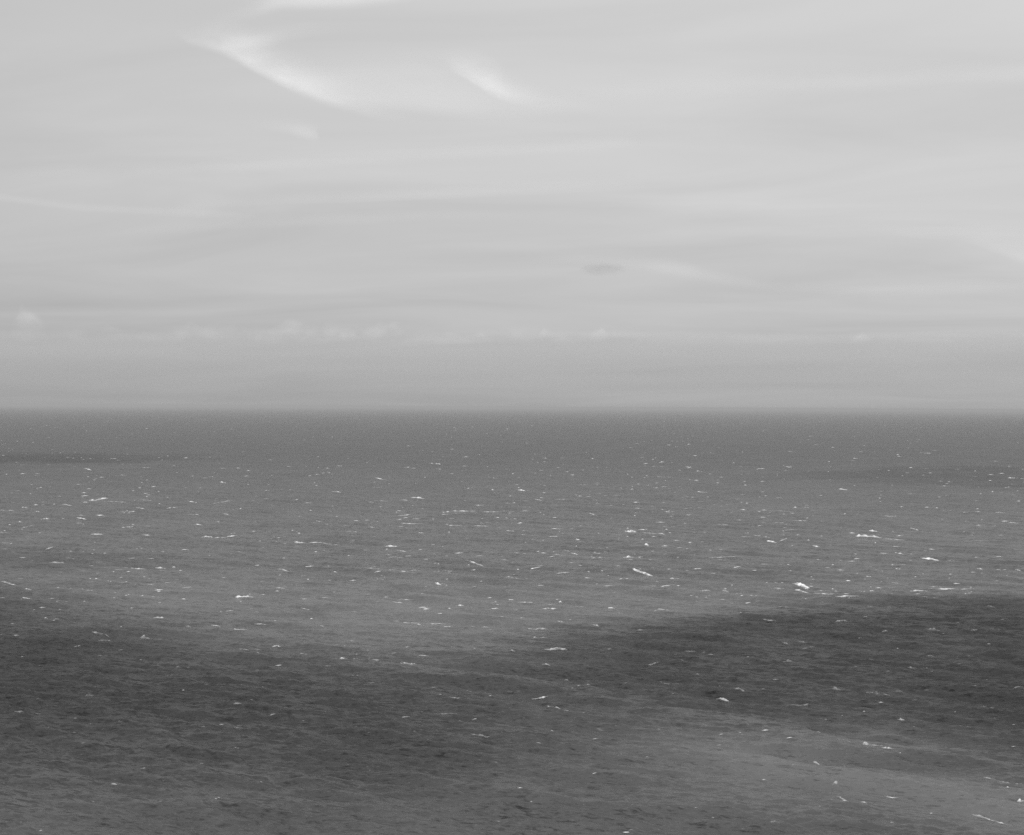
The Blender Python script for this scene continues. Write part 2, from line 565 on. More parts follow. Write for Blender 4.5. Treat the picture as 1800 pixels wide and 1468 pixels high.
sky_cloud('cloud_streak', 51000,
          [(290, 374), (450, 360), (650, 354), (900, 344), (1150, 334)],
          [(290, 354), (450, 338), (650, 324), (900, 308), (1150, 300)],
          [(290, 0.1), (450, 0.8), (700, 1.0), (900, 0.7), (1150, 0.0)], 0.16, 6, 30,
          'long faint streak midway up the sky, sharp along its lower edge', 'cloud', 'faint horizontal cloud streaks', nscale=120, thick=25)
sky_cloud('cloud_streak', 52000,
          [(200, 420), (350, 408), (550, 398), (760, 390), (950, 386)],
          [(200, 396), (350, 384), (550, 370), (760, 366), (950, 368)],
          [(200, 0.0), (350, 0.7), (560, 1.0), (760, 0.7), (950, 0.0)], 0.1, 12, 18,
          'lowest of the faint parallel streaks in the left half of the sky', 'cloud', 'faint horizontal cloud streaks', nscale=120, thick=25)
sky_cloud('cloud_streak', 50500,
          [(-60, 320), (200, 312), (500, 300), (800, 284), (1120, 262)],
          [(-60, 286), (200, 282), (500, 264), (800, 246), (1120, 222)],
          [(-60, 0.1), (200, 0.6), (600, 1.0), (900, 0.8), (1120, 0.0)], 0.12, 14, 34,
          'broad faint streak rising gently below the cirrus wisps', 'cloud', 'faint horizontal cloud streaks', nscale=130, thick=25)
sky_cloud('cloud_streak', 49000,
          [(960, 196), (1150, 180), (1400, 168), (1650, 158), (1950, 150)],
          [(960, 150), (1150, 130), (1400, 112), (1650, 98), (1950, 86)],
          [(960, 0.1), (1200, 0.7), (1500, 0.9), (1700, 1.0), (1950, 0.7)], 0.17, 24, 44,
          'wide pale band across the upper right of the sky', 'cloud', 'faint horizontal cloud streaks', nscale=130, thick=30)
sky_cloud('cloud_streak', 49500,
          [(1500, 398), (1600, 416), (1700, 424), (1800, 466), (1900, 490)],
          [(1500, 384), (1600, 390), (1700, 388), (1800, 392), (1900, 396)],
          [(1500, 0.2), (1580, 0.7), (1700, 0.8), (1900, 0.7)], 0.16, 9, 34,
          'pale wisp curving down at the right edge of the sky', 'cloud', 'faint horizontal cloud streaks', nscale=90, thick=25)
sky_cloud('cloud_streak', 53000,
          [(940, 474), (1060, 470), (1180, 488), (1280, 506), (1420, 522), (1600, 524), (1950, 508)],
          [(940, 448), (1060, 446), (1180, 450), (1280, 478), (1420, 494), (1600, 492), (1950, 480)],
          [(940, 0.1), (1120, 0.7), (1230, 1.0), (1400, 0.7), (1700, 0.8), (1950, 0.6)], 0.13, 16, 18,
          'low pale streak sagging beside the small dark cloud', 'cloud', 'faint horizontal cloud streaks', nscale=90, thick=25)
sky_cloud('dark_cloud', 40000,
          [(1018, 478), (1035, 484), (1060, 487), (1085, 483), (1105, 476)],
          [(1018, 468), (1035, 462), (1060, 458), (1085, 462), (1105, 470)],
          [(1018, 0.2), (1040, 0.9), (1060, 1.0), (1085, 0.8), (1105, 0.1)], 0.95, 9, 9,
          'small dark scrap of cloud alone in the middle of the sky', 'cloud', None, nscale=16, stretch=0.6, thick=22, warp=9, albedo=0.2, nlo=0.15)  # the shaded look of this cloud is put into its dark colour

sky_cloud('mist_bank', 70000,
          [(-500, 709), (300, 709), (900, 711), (1500, 713), (2300, 715)],
          [(-500, 584), (0, 588), (300, 582), (600, 590), (900, 588), (1200, 580), (1500, 586), (1800, 574), (2300, 580)],
          [(-500, 1.0), (0, 1.0), (900, 0.9), (2300, 1.0)], 1.7, 60, 34,
          'flat grey bank of mist lying along the whole horizon', 'mist', None, nscale=120, stretch=0.4, thick=60, warp=26, albedo=0.27, nlo=-0.4, nhi=0.5)
sky_cloud('cloud_bank', 62000,
          [(-150, 604), (200, 602), (500, 604), (800, 606), (1150, 606)],
          [(-150, 566), (100, 570), (200, 574), (350, 568), (500, 562), (640, 564), (760, 572), (950, 574), (1060, 570), (1150, 582)],
          [(-150, 0.8), (200, 0.7), (500, 1.0), (700, 1.0), (950, 0.8), (1150, 0.2)], 0.17, 14, 24,
          'long broken row of low cloud tops above the horizon, left to centre', 'cloud', None, nscale=34, stretch=0.7, thick=40, warp=18, nlo=0.38, nhi=0.7)
sky_cloud('cloud_bank', 64000,
          [(1120, 606), (1400, 604), (1700, 600), (1950, 598)],
          [(1120, 584), (1300, 588), (1500, 580), (1700, 586), (1950, 582)],
          [(1120, 0.2), (1400, 0.7), (1600, 0.7), (1950, 0.5)], 0.16, 10, 12,
          'faint low row of cloud above the horizon on the right', 'cloud', None, nscale=40, stretch=0.5, thick=40, warp=14, nlo=0.35, nhi=0.7)

CUM = [(50, 564, 30, 19, 'rounded pale cloud tower at the far left, tallest of those on the horizon', 0.30),
       (193, 578, 22, 10, 'small ragged puff second from the left above the horizon', 0.16),
       (342, 578, 30, 11, 'low puff third from the left above the horizon', 0.16),
       (512, 574, 36, 13, 'wide pale puff fourth from the left above the horizon', 0.24),
       (612, 592, 26, 9, 'dim flat puff just left of the broad horizon cloud bank', 0.14),
       (680, 578, 44, 12, 'broad bank of puffs with a flat top left of centre above the horizon', 0.22),
       (838, 592, 26, 8, 'faint flat puff near the middle above the horizon', 0.15),
       (962, 586, 20, 9, 'faint puff just right of centre above the horizon', 0.16),
       (1052, 584, 22, 10, 'pale double-topped puff under the small dark cloud', 0.22),
       (1514, 594, 22, 9, 'lone pale puff low on the horizon toward the right', 0.26)]
for k, (x, y, rx, ry, lab, ta) in enumerate(CUM):
    n = 7
    xs = [x - rx + 2 * rx * i / (n - 1) for i in range(n)]
    lo = [(a, y + ry * 1.15) for a in xs]
    hi = [(a, y + ry * 0.9 - 2.3 * ry * math.sin(math.pi * min(max(i / (n - 1), 0.08), 0.92)) ** 0.7 * (0.75 + 0.5 * rnd.random())) for i, a in enumerate(xs)]
    sky_cloud('cumulus_cloud', 39000 + 500 * k, lo, hi, [(xs[0], 0.3), (xs[1], 0.9), (x, 1.0), (xs[-2], 0.8), (xs[-1], 0.1)], ta * 0.8 * (0.7 + 0.6 * rnd.random()), ry * 1.8, ry * 1.1,
              lab, 'cloud', 'small cumulus clouds along the horizon', nscale=26, stretch=0.8, thick=rx * 1.2, warp=rx * 0.7, nlo=0.25, nhi=0.65, tilt=math.radians(8), detail=4)

# low clouds overhead, above the frame: their shadows are the dark reaches of the water
CLOUD_Z = 1300.0
SHIFT = Vector((SUN_DIR.x, SUN_DIR.y, 0)) / SUN_DIR.z * CLOUD_Z


def shade_cloud(far, near, gain, tau, soft, label, nscale=120.0, warp=60.0, thick=90.0, nlo=0.25, nhi=0.6, stretch=0.5):
    F = [at_sea(*p) for p in far]
    Nn = [at_sea(*p) for p in near]
    G = [(at_sea(*p[:2]).x, p[2]) for p in gain]
    hi = [(p.x, p.y) for p in F]
    lo = [(p.x, p.y) for p in Nn]
    u0, u1 = max(min(p[0] for p in hi), min(p[0] for p in lo)), min(max(p[0] for p in hi), max(p[0] for p in lo))
    ox, oy = 0.5 * (u0 + u1), 0.5 * (min(p[1] for p in lo) + max(p[1] for p in hi))
    hi = [(a - ox, b - oy) for a, b in hi]
    lo = [(a - ox, b - oy) for a, b in lo]
    gx = [min(max(a - ox, u0 - ox), u1 - ox) for a, _ in G]
    g = list(zip(gx, [b for _, b in G]))
    vv = [b for _, b in hi + lo]
    o = volume_cloud('passing_cloud', u0 - ox, u1 - ox, min(vv) - 5, max(vv) + 5, lo, hi, g, thick, tau, soft[0], soft[1], 1.0 / nscale, stretch, nlo, nhi, warp, 0.97,
                     label, 'cloud', 'low clouds passing overhead', step=0.35)
    o.location = (ox + SHIFT.x, oy + SHIFT.y, CLOUD_Z)
    return o


shade_cloud([(-1000, 960), (-500, 985), (-150, 1008), (0, 1028), (150, 1056), (300, 1086), (450, 1108), (620, 1128), (760, 1136), (950, 1150), (1150, 1200), (1300, 1250)],
            [(-2600, 1560), (-600, 1540), (-100, 1530), (120, 1520), (300, 1540), (500, 1590), (700, 1560), (900, 1440), (1100, 1370), (1500, 1330)],
            [(-1000, 1000, 1.0), (0, 1150, 1.0), (300, 1160, 1.0), (600, 1170, 0.9), (800, 1200, 0.85), (1000, 1250, 0.75), (1300, 1290, 0.3)],
            1.4, (270, 200), 'low cloud above the frame shading the dark lower left water', nlo=0.12, nhi=0.55, nscale=120, warp=100)
shade_cloud([(760, 1136), (850, 1120), (950, 1106), (1100, 1090), (1250, 1072), (1350, 1060), (1500, 1046), (1700, 1038), (1900, 1044), (2400, 1060), (3000, 1060)],
            [(600, 1150), (850, 1170), (950, 1195), (1100, 1240), (1250, 1262), (1350, 1290), (1500, 1322), (1650, 1345), (1800, 1358), (2000, 1375), (2400, 1390), (3600, 1390)],
            [(760, 1140, 0.3), (1000, 1160, 0.7), (1250, 1170, 0.9), (1500, 1180, 1.0), (1800, 1190, 1.0), (2400, 1200, 1.0)],
            1.4, (60, 75), 'low cloud above the frame shading the dark band of water on the right', nlo=0.2, nhi=0.6, nscale=80, warp=120)
shade_cloud([(700, 1420), (1000, 1404), (1200, 1400), (1400, 1412), (1550, 1424), (1700, 1450), (1900, 1490)],
            [(700, 1640), (1900, 1640)],
            [(700, 1500, 0.4), (1200, 1500, 0.7), (1500, 1500, 0.9), (1900, 1520, 0.4)],
            0.4, (20, 25), 'low cloud above the frame dimming the bottom edge of the water')
shade_cloud([(-300, 790), (0, 793), (200, 795), (330, 800), (420, 806)],
            [(-300, 822), (0, 820), (200, 817), (330, 814), (420, 810)],
            [(-300, 806, 1.0), (0, 806, 1.0), (200, 806, 0.9), (420, 808, 0.1)],
            0.2, (250, 250), 'low cloud above the frame drawing the thin far shadow on the left', nscale=500, warp=250, thick=160)
shade_cloud([(1280, 832), (1450, 822), (1650, 816), (1850, 818), (2100, 820)],
            [(1280, 838), (1450, 848), (1650, 856), (1850, 858), (2100, 860)],
            [(1280, 836, 0.1), (1450, 838, 0.8), (1700, 838, 1.0), (2100, 838, 1.0)],
            0.12, (200, 200), 'low cloud above the frame drawing the thin far shadow on the right', nscale=500, warp=250, thick=160)
shade_cloud([(-300, 962), (0, 966), (150, 970), (300, 978), (420, 986)],
            [(-300, 1010), (0, 1004), (150, 1000), (300, 996), (420, 992)],
            [(-300, 980, 1.0), (0, 980, 0.9), (200, 985, 0.8), (420, 988, 0.1)],
            0.3, (50, 50), 'low cloud above the frame drawing the middle shadow streak on the left', nscale=160, warp=60)

# ------------------------------------------------------------------ whitecaps
foam_mat = new_mat('sea_foam')
t = NT(foam_mat)
out = t.new('ShaderNodeOutputMaterial')
dif = t.new('ShaderNodeBsdfDiffuse')
dif.inputs['Color'].default_value = (0.67, 0.67, 0.67, 1)
tr = t.new('ShaderNodeBsdfTransparent')
mix = t.new('ShaderNodeMixShader')
att = t.new('ShaderNodeAttribute', attribute_name='foam')
geo = t.new('ShaderNodeNewGeometry')
brk = t.noise(t.vec('MULTIPLY', geo.outputs['Position'], (0.8, 0.5, 1.8)), 0.5, 5.0, 0.7)
cov = t.math('ADD', att.outputs['Fac'], t.math('MULTIPLY', t.math('SUBTRACT', brk, 0.5), 1.45))
cov = t.math('MULTIPLY', t.smooth(cov, 0.0, 1.12), 0.93)
cov = t.math('MULTIPLY', cov, t.smooth(att.outputs['Fac'], 0.0, 0.25))
t.l.new(cov, mix.inputs[0])
t.l.new(tr.outputs[0], mix.inputs[1])
t.l.new(dif.outputs[0], mix.inputs[2])
t.l.new(mix.outputs[0], out.inputs['Surface'])

# read off the photograph: crop origin, then (x, y, width, height) in thirds of a pixel; optional tilt (down to the right > 0) and strength
CAPS = {
    (0, 780): [(465, 142, 35, 9, .25, .8), (490, 298, 35, 11, 0, 1), (540, 292, 50, 13, -.05, 1), (600, 305, 120, 6, .03, .6), (448, 313, 22, 8, 0, .9), (770, 302, 60, 7, .05, .5),
               (740, 341, 45, 7, .08, .8), (665, 355, 85, 7, 0, .7), (905, 341, 40, 7, -.1, .7), (785, 271, 28, 6, 0, .6), (1020, 314, 48, 8, .12, .9), (1170, 316, 80, 5, -.15, .35),
               (1175, 209, 30, 9, .15, .8), (1115, 175, 24, 6, 0, .6), (130, 331, 26, 10, 0, .8), (200, 356, 20, 7, 0, .7), (237, 400, 36, 10, 0, .9), (105, 421, 20, 10, .1, .7),
               (145, 438, 55, 6, 0, .6), (30, 356, 80, 5, 0, .4), (20, 470, 60, 6, 0, .6), (432, 392, 55, 9, .08, 1), (510, 478, 60, 9, .04, .9), (465, 505, 20, 7, 0, .5),
               (685, 438, 34, 7, 0, .6), (770, 488, 45, 7, .1, .6), (1095, 489, 50, 12, 0, 1), (1160, 491, 70, 5, 0, .5), (1220, 489, 60, 6, 0, .6), (968, 517, 16, 7, 0, .7),
               (1035, 506, 16, 7, 0, .6), (262, 553, 34, 8, -.1, .7), (300, 622, 55, 14, -.05, .7), (728, 659, 60, 10, -.08, 1), (845, 649, 50, 14, .1, .9), (1335, 645, 20, 7, 0, .6),
               (1635, 656, 40, 8, 0, .8), (1580, 523, 45, 13, -.05, 1), (1715, 525, 140, 8, .01, .95), (1495, 682, 60, 11, .2, .45), (30, 730, 50, 9, .1, .7), (60, 742, 50, 8, .15, .7),
               (150, 774, 35, 9, .05, .7), (832, 778, 28, 8, 0, .8), (1775, 257, 40, 8, .1, .9), (1640, 172, 26, 6, 0, .6), (1675, 163, 26, 6, 0, .6), (1785, 146, 20, 5, 0, .5),
               (1632, 198, 20, 5, 0, .5), (1200, 736, 24, 6, 0, .5), (1720, 480, 20, 7, 0, .5), (1195, 378, 30, 7, .15, .6), (1020, 372, 50, 6, 0, .5), (865, 412, 20, 6, .2, .5),
               (765, 128, 50, 8, 0, .35), (640, 168, 50, 5, 0, .35), (1385, 252, 30, 6, 0, .4), (1630, 310, 50, 5, 0, .4), (1610, 372, 30, 5, 0, .5), (1680, 411, 30, 6, .15, .5), (1770, 460, 20, 7, 0, .6)],
    (600, 780): [(475, 105, 22, 7, .1, .7), (510, 109, 26, 7, .1, .8), (545, 120, 22, 6, .1, .5), (510, 135, 30, 7, .1, .7), (212, 195, 55, 7, .2, .6), (190, 230, 40, 5, 0, .5),
                 (405, 292, 65, 9, .12, .9), (205, 304, 70, 5, -.03, .6), (330, 382, 52, 8, -.15, 1), (400, 398, 40, 6, .08, .6), (370, 424, 95, 7, 0, .8), (160, 449, 30, 7, .15, .7),
                 (50, 466, 60, 7, 0, .6), (418, 469, 20, 8, 0, .8), (310, 463, 26, 6, .1, .5), (265, 542, 58, 13, .08, 1), (318, 569, 45, 8, .12, .7), (285, 602, 65, 6, -.08, .6),
                 (645, 355, 110, 8, 0, 1), (790, 360, 90, 7, 0, .7), (870, 359, 90, 4, 0, .35), (600, 434, 70, 7, .05, .6), (735, 433, 90, 6, 0, .6), (548, 382, 28, 6, .05, .7),
                 (955, 248, 40, 9, .12, 1), (1020, 236, 12, 6, 0, .7), (1040, 306, 34, 7, .2, .6), (940, 416, 28, 7, 0, .8), (890, 462, 36, 8, .1, .7), (860, 470, 25, 5, 0, .4),
                 (1125, 450, 30, 8, 0, .8), (1118, 492, 36, 7, 0, .8), (1125, 393, 28, 6, 0, .6), (1325, 385, 45, 6, .35, .5), (1428, 412, 16, 7, 0, .7), (1320, 430, 20, 6, 0, .5),
                 (1525, 460, 50, 18, 0, 1), (1590, 455, 50, 7, 0, .8), (1640, 474, 90, 7, .02, .8), (1695, 488, 30, 9, .3, .6), (1612, 545, 20, 13, .2, .8), (1525, 606, 60, 10, .05, .8),
                 (1572, 598, 36, 6, 0, .6), (1360, 607, 60, 6, -.1, .5), (1190, 568, 30, 8, .25, .6), (1230, 580, 35, 8, .15, .8), (1135, 584, 36, 6, 0, .6), (1065, 585, 40, 7, .1, .5),
                 (700, 643, 85, 11, .28, 1), (1025, 653, 50, 7, 0, .95), (1165, 689, 60, 7, 0, .8), (905, 716, 65, 8, .04, .8), (1042, 721, 18, 6, 0, .6), (1480, 652, 70, 7, .05, .4),
                 (1522, 655, 16, 7, 0, .7), (1590, 695, 90, 15, .26, 1), (1745, 705, 60, 6, -.06, .5), (1720, 757, 70, 10, -.2, .7), (185, 669, 70, 6, -.05, .6), (270, 666, 40, 6, 0, .5),
                 (330, 682, 40, 6, .05, .5), (400, 669, 80, 7, -.05, .6), (565, 665, 60, 7, .05, .6), (510, 755, 28, 13, .3, .9), (1725, 358, 50, 6, 0, .6), (1555, 312, 32, 8, 0, .7),
                 (1160, 297, 60, 5, 0, .5), (1075, 79, 26, 7, .1, .6), (770, 103, 28, 5, 0, .6), (660, 72, 40, 7, -.1, .4), (1690, 100, 30, 8, -.1, .5), (1680, 177, 200, 4, 0, .3)],
    (1200, 780): [(575, 42, 34, 7, 0, .6), (390, 52, 16, 6, 0, .6), (1290, 51, 32, 7, .05, .8), (915, 79, 26, 6, .05, .7), (1005, 66, 20, 6, 0, .7), (965, 71, 30, 5, 0, .5), (845, 53, 20, 7, 0, .5),
                  (560, 130, 36, 5, .2, .5), (768, 190, 22, 6, 0, .6), (1070, 117, 20, 6, 0, .6), (850, 244, 40, 9, .12, .8), (908, 240, 30, 5, 0, .5), (363, 220, 16, 6, 0, .8), (105, 259, 50, 7, .08, .6),
                  (1740, 181, 45, 8, 0, .8), (1795, 185, 30, 6, 0, .6), (320, 349, 28, 7, .1, .7), (470, 357, 180, 4, .02, .35), (655, 337, 20, 7, .1, .7), (1095, 384, 65, 6, 0, .6), (1120, 364, 24, 6, .1, .5),
                  (1675, 361, 36, 6, .05, .6), (1745, 424, 36, 8, .1, .8), (520, 417, 70, 5, .05, .4), (570, 457, 55, 6, .02, .5), (410, 430, 30, 6, 0, .5), (985, 494, 110, 18, .06, 1), (1010, 467, 45, 10, .12, .7),
                  (1110, 502, 90, 7, .05, .7), (1145, 488, 36, 8, -.12, .7), (1222, 455, 36, 10, .22, .8), (470, 517, 40, 12, .15, 1), (530, 514, 40, 7, -.2, .6), (420, 489, 70, 7, .12, .4), (705, 541, 30, 9, .2, .8),
                  (1305, 605, 70, 12, .12, 1), (1140, 636, 90, 6, 0, .45), (215, 600, 150, 5, .0, .35), (280, 660, 26, 8, .05, .8), (568, 681, 20, 6, 0, .8), (565, 704, 40, 6, 0, .6), (920, 608, 28, 8, 0, .6),
                  (1570, 656, 28, 8, .05, .8), (1665, 595, 34, 6, .03, .7), (1770, 677, 25, 9, .2, .8), (1265, 691, 24, 7, -.1, .6), (1320, 690, 24, 6, 0, .5), (983, 704, 22, 6, 0, .7), (625, 755, 70, 19, .18, 1),
                  (610, 742, 30, 9, .1, .8), (650, 775, 50, 9, .15, .7), (630, 792, 60, 11, .2, .7), (740, 778, 70, 6, 0, .5), (745, 795, 90, 6, .02, .6), (870, 803, 100, 7, 0, .7), (950, 777, 70, 9, -.08, .55),
                  (1000, 772, 26, 6, 0, .6), (1245, 778, 80, 8, 0, .8), (1335, 750, 50, 7, .05, .8), (1285, 748, 20, 6, 0, .7), (1380, 768, 130, 10, .02, .65), (1500, 766, 60, 6, 0, .6), (120, 785, 50, 10, 0, .45),
                  (235, 776, 30, 7, 0, .5), (1560, 515, 60, 5, .02, .4)],
    (0, 1000): [(1290, 152, 85, 15, .05, 1), (1380, 135, 20, 9, 0, .5), (835, 118, 28, 7, 0, .8), (838, 255, 46, 14, 0, 1), (1165, 225, 20, 8, 0, .6), (1215, 220, 45, 6, 0, .5), (1610, 228, 45, 9, .2, .8),
                (1580, 215, 24, 5, .1, .4), (1140, 299, 45, 9, 0, .95), (1230, 312, 120, 10, 0, 1), (1375, 290, 60, 6, .05, .5), (998, 311, 36, 13, .2, .7), (1700, 310, 24, 8, .2, .6), (515, 331, 65, 8, .08, .8),
                (565, 345, 25, 7, .3, .6), (553, 387, 55, 11, 0, .8), (630, 390, 40, 5, 0, .4), (408, 399, 28, 8, 0, .7), (487, 401, 22, 7, 0, .5), (770, 371, 56, 17, .05, .6), (850, 373, 50, 5, 0, .5),
                (300, 275, 30, 8, 0, .7), (245, 265, 24, 7, .1, .6), (70, 400, 40, 7, 0, .45), (250, 437, 55, 6, 0, .35), (1460, 403, 40, 10, .05, .8), (1290, 432, 50, 8, .1, .5), (1605, 465, 40, 9, .1, .3),
                (470, 665, 44, 10, 0, .6), (100, 745, 40, 13, 0, .6), (8, 735, 20, 7, 0, .5), (1500, 720, 50, 7, 0, .35), (140, 154, 55, 7, 0, .7), (662, 200, 16, 7, -.2, .6), (630, 210, 20, 5, 0, .4),
                (550, 495, 30, 6, 0, .3), (990, 174, 28, 5, .1, .4)],
    (600, 1000): [(10, 472, 36, 10, 0, .7), (78, 466, 28, 8, 0, .6), (345, 503, 65, 14, .03, .8), (390, 489, 24, 9, 0, .8), (438, 460, 50, 6, .1, .5), (640, 465, 40, 5, .03, .4), (150, 592, 45, 7, -.03, .6),
                  (600, 697, 40, 8, .1, .7), (550, 757, 100, 7, 0, .5), (685, 645, 60, 8, .03, .6), (770, 645, 40, 12, 0, .35), (785, 675, 34, 7, 0, .6), (1048, 674, 75, 7, .02, .65), (1125, 742, 60, 12, .1, 1),
                  (1220, 749, 130, 8, .04, .7), (1130, 428, 100, 17, .0, .95), (1040, 315, 90, 13, .03, 1), (1020, 369, 18, 8, 0, .7), (1065, 371, 28, 7, 0, .6), (1080, 521, 40, 9, 0, .6), (905, 430, 30, 9, .1, .4),
                  (1180, 565, 28, 11, .2, .45), (1495, 613, 24, 8, -.1, .6), (1645, 494, 60, 8, -.15, .7), (1628, 458, 24, 7, .1, .5), (1740, 602, 70, 8, 0, .45), (1412, 433, 20, 8, 0, .7), (1428, 352, 18, 6, 0, .6),
                  (1340, 298, 34, 10, .25, .8), (1155, 283, 28, 7, 0, .5), (1425, 206, 34, 9, .05, .8), (1468, 233, 30, 9, 0, .4), (1110, 208, 50, 9, .08, .9), (1075, 220, 22, 8, .1, .8), (1110, 192, 50, 6, .05, .5),
                  (810, 210, 34, 10, .1, .9), (805, 190, 30, 9, -.2, .5), (895, 163, 25, 8, .1, .8), (970, 179, 70, 6, .02, .6), (1155, 169, 18, 9, .1, .8), (625, 189, 34, 11, .1, 1), (432, 207, 45, 11, 0, .6),
                  (340, 158, 60, 8, -.05, .8), (280, 262, 70, 9, 0, .5), (360, 272, 90, 9, .04, .7), (500, 287, 90, 7, .04, .5), (410, 293, 18, 8, .1, .7), (560, 305, 34, 9, .1, .6), (765, 297, 70, 7, .05, .6),
                  (690, 292, 40, 6, 0, .5), (950, 266, 28, 8, .1, .5), (1690, 216, 60, 9, .1, .6), (1265, 195, 60, 7, 0, .35), (735, 870, 90, 10, .12, .55), (1042, 921, 30, 8, .1, .5)],
    (1200, 1000): [(860, 145, 90, 6, 0, .6), (460, 270, 55, 13, .25, .7), (840, 271, 60, 11, .02, .95), (963, 258, 22, 7, .05, .7), (1050, 262, 18, 8, 0, .6), (988, 198, 34, 7, 0, .6), (1630, 198, 34, 10, .2, .8),
                   (1320, 324, 55, 15, .1, .75), (1065, 321, 30, 10, 0, .6), (548, 396, 40, 16, .2, .7), (630, 391, 40, 8, 0, .7), (930, 369, 22, 7, 0, .6), (1285, 360, 60, 6, -.03, .4), (1695, 265, 34, 8, 0, .5),
                   (1650, 312, 50, 11, 0, .3), (42, 429, 50, 10, .08, .85), (555, 491, 48, 14, -.1, .8), (1495, 401, 16, 9, -.3, .6), (1520, 460, 40, 9, -.15, .3), (1305, 457, 30, 9, 0, .6), (1208, 519, 40, 11, .15, .85),
                   (1435, 507, 50, 7, .03, .4), (300, 640, 44, 13, .15, .8), (425, 636, 28, 7, 0, .6), (207, 698, 56, 14, .15, .95), (810, 638, 36, 17, .05, .7), (1005, 668, 60, 24, .15, .4), (1085, 667, 45, 8, .05, .5),
                   (1145, 643, 34, 9, 0, .7), (1770, 634, 60, 11, -.1, .6), (1130, 617, 20, 8, 0, .4), (1150, 795, 36, 13, .05, .8), (740, 655, 14, 8, 0, .6), (600, 720, 110, 7, -.1, .4), (180, 370, 24, 6, 0, .4),
                   (1590, 728, 30, 10, .1, .35)],
    (1200, 1200): [(970, 350, 36, 18, .1, .7), (1015, 357, 60, 9, .1, .6), (1085, 368, 60, 9, .08, .6), (840, 325, 70, 7, .2, .4), (710, 265, 30, 9, .1, .4), (740, 184, 36, 8, .1, .4), (705, 463, 26, 14, .5, .7),
                   (802, 536, 22, 16, -.6, .6), (840, 588, 40, 13, .3, .6), (920, 600, 140, 7, .06, .6), (1100, 584, 70, 11, .02, .55), (1570, 693, 60, 11, .3, .6), (1615, 713, 45, 12, .35, .7), (1680, 738, 80, 7, .28, .5),
                   (1785, 628, 40, 16, -.1, .8), (1620, 497, 50, 11, .25, .6), (1690, 517, 60, 9, .1, .5), (1780, 524, 40, 9, .05, .6), (1205, 535, 30, 8, 0, .4), (1130, 540, 30, 9, -.2, .3), (485, 730, 60, 10, .1, .35),
                   (990, 773, 20, 9, .1, .5), (1655, 200, 24, 14, .5, .4)],
    (100, 1200): [(165, 66, 36, 8, 0, .4), (950, 342, 24, 9, 0, .7), (1085, 336, 24, 6, 0, .5)],
}
caps = []
for (ox, oy), rows in CAPS.items():
    for c in rows:
        x, y, w, h, tl, st = c
        st = st * (0.82 if oy == 1200 else 1.0)
        caps.append(dict(x=ox + x / 3, y=oy + y / 3, w=w / 3, h=h / 3, tilt=tl, st=st))


def vnoise(x, seed):
    """smooth 1-D noise in -1..1"""
    i = np.floor(x).astype(int)
    f = x - i
    f = f * f * (3 - 2 * f)
    h = lambda n: np.modf(np.abs(np.sin(n * 127.1 + seed * 311.7) * 43758.5453))[0] * 2 - 1
    return h(i) * (1 - f) + h(i + 1) * f


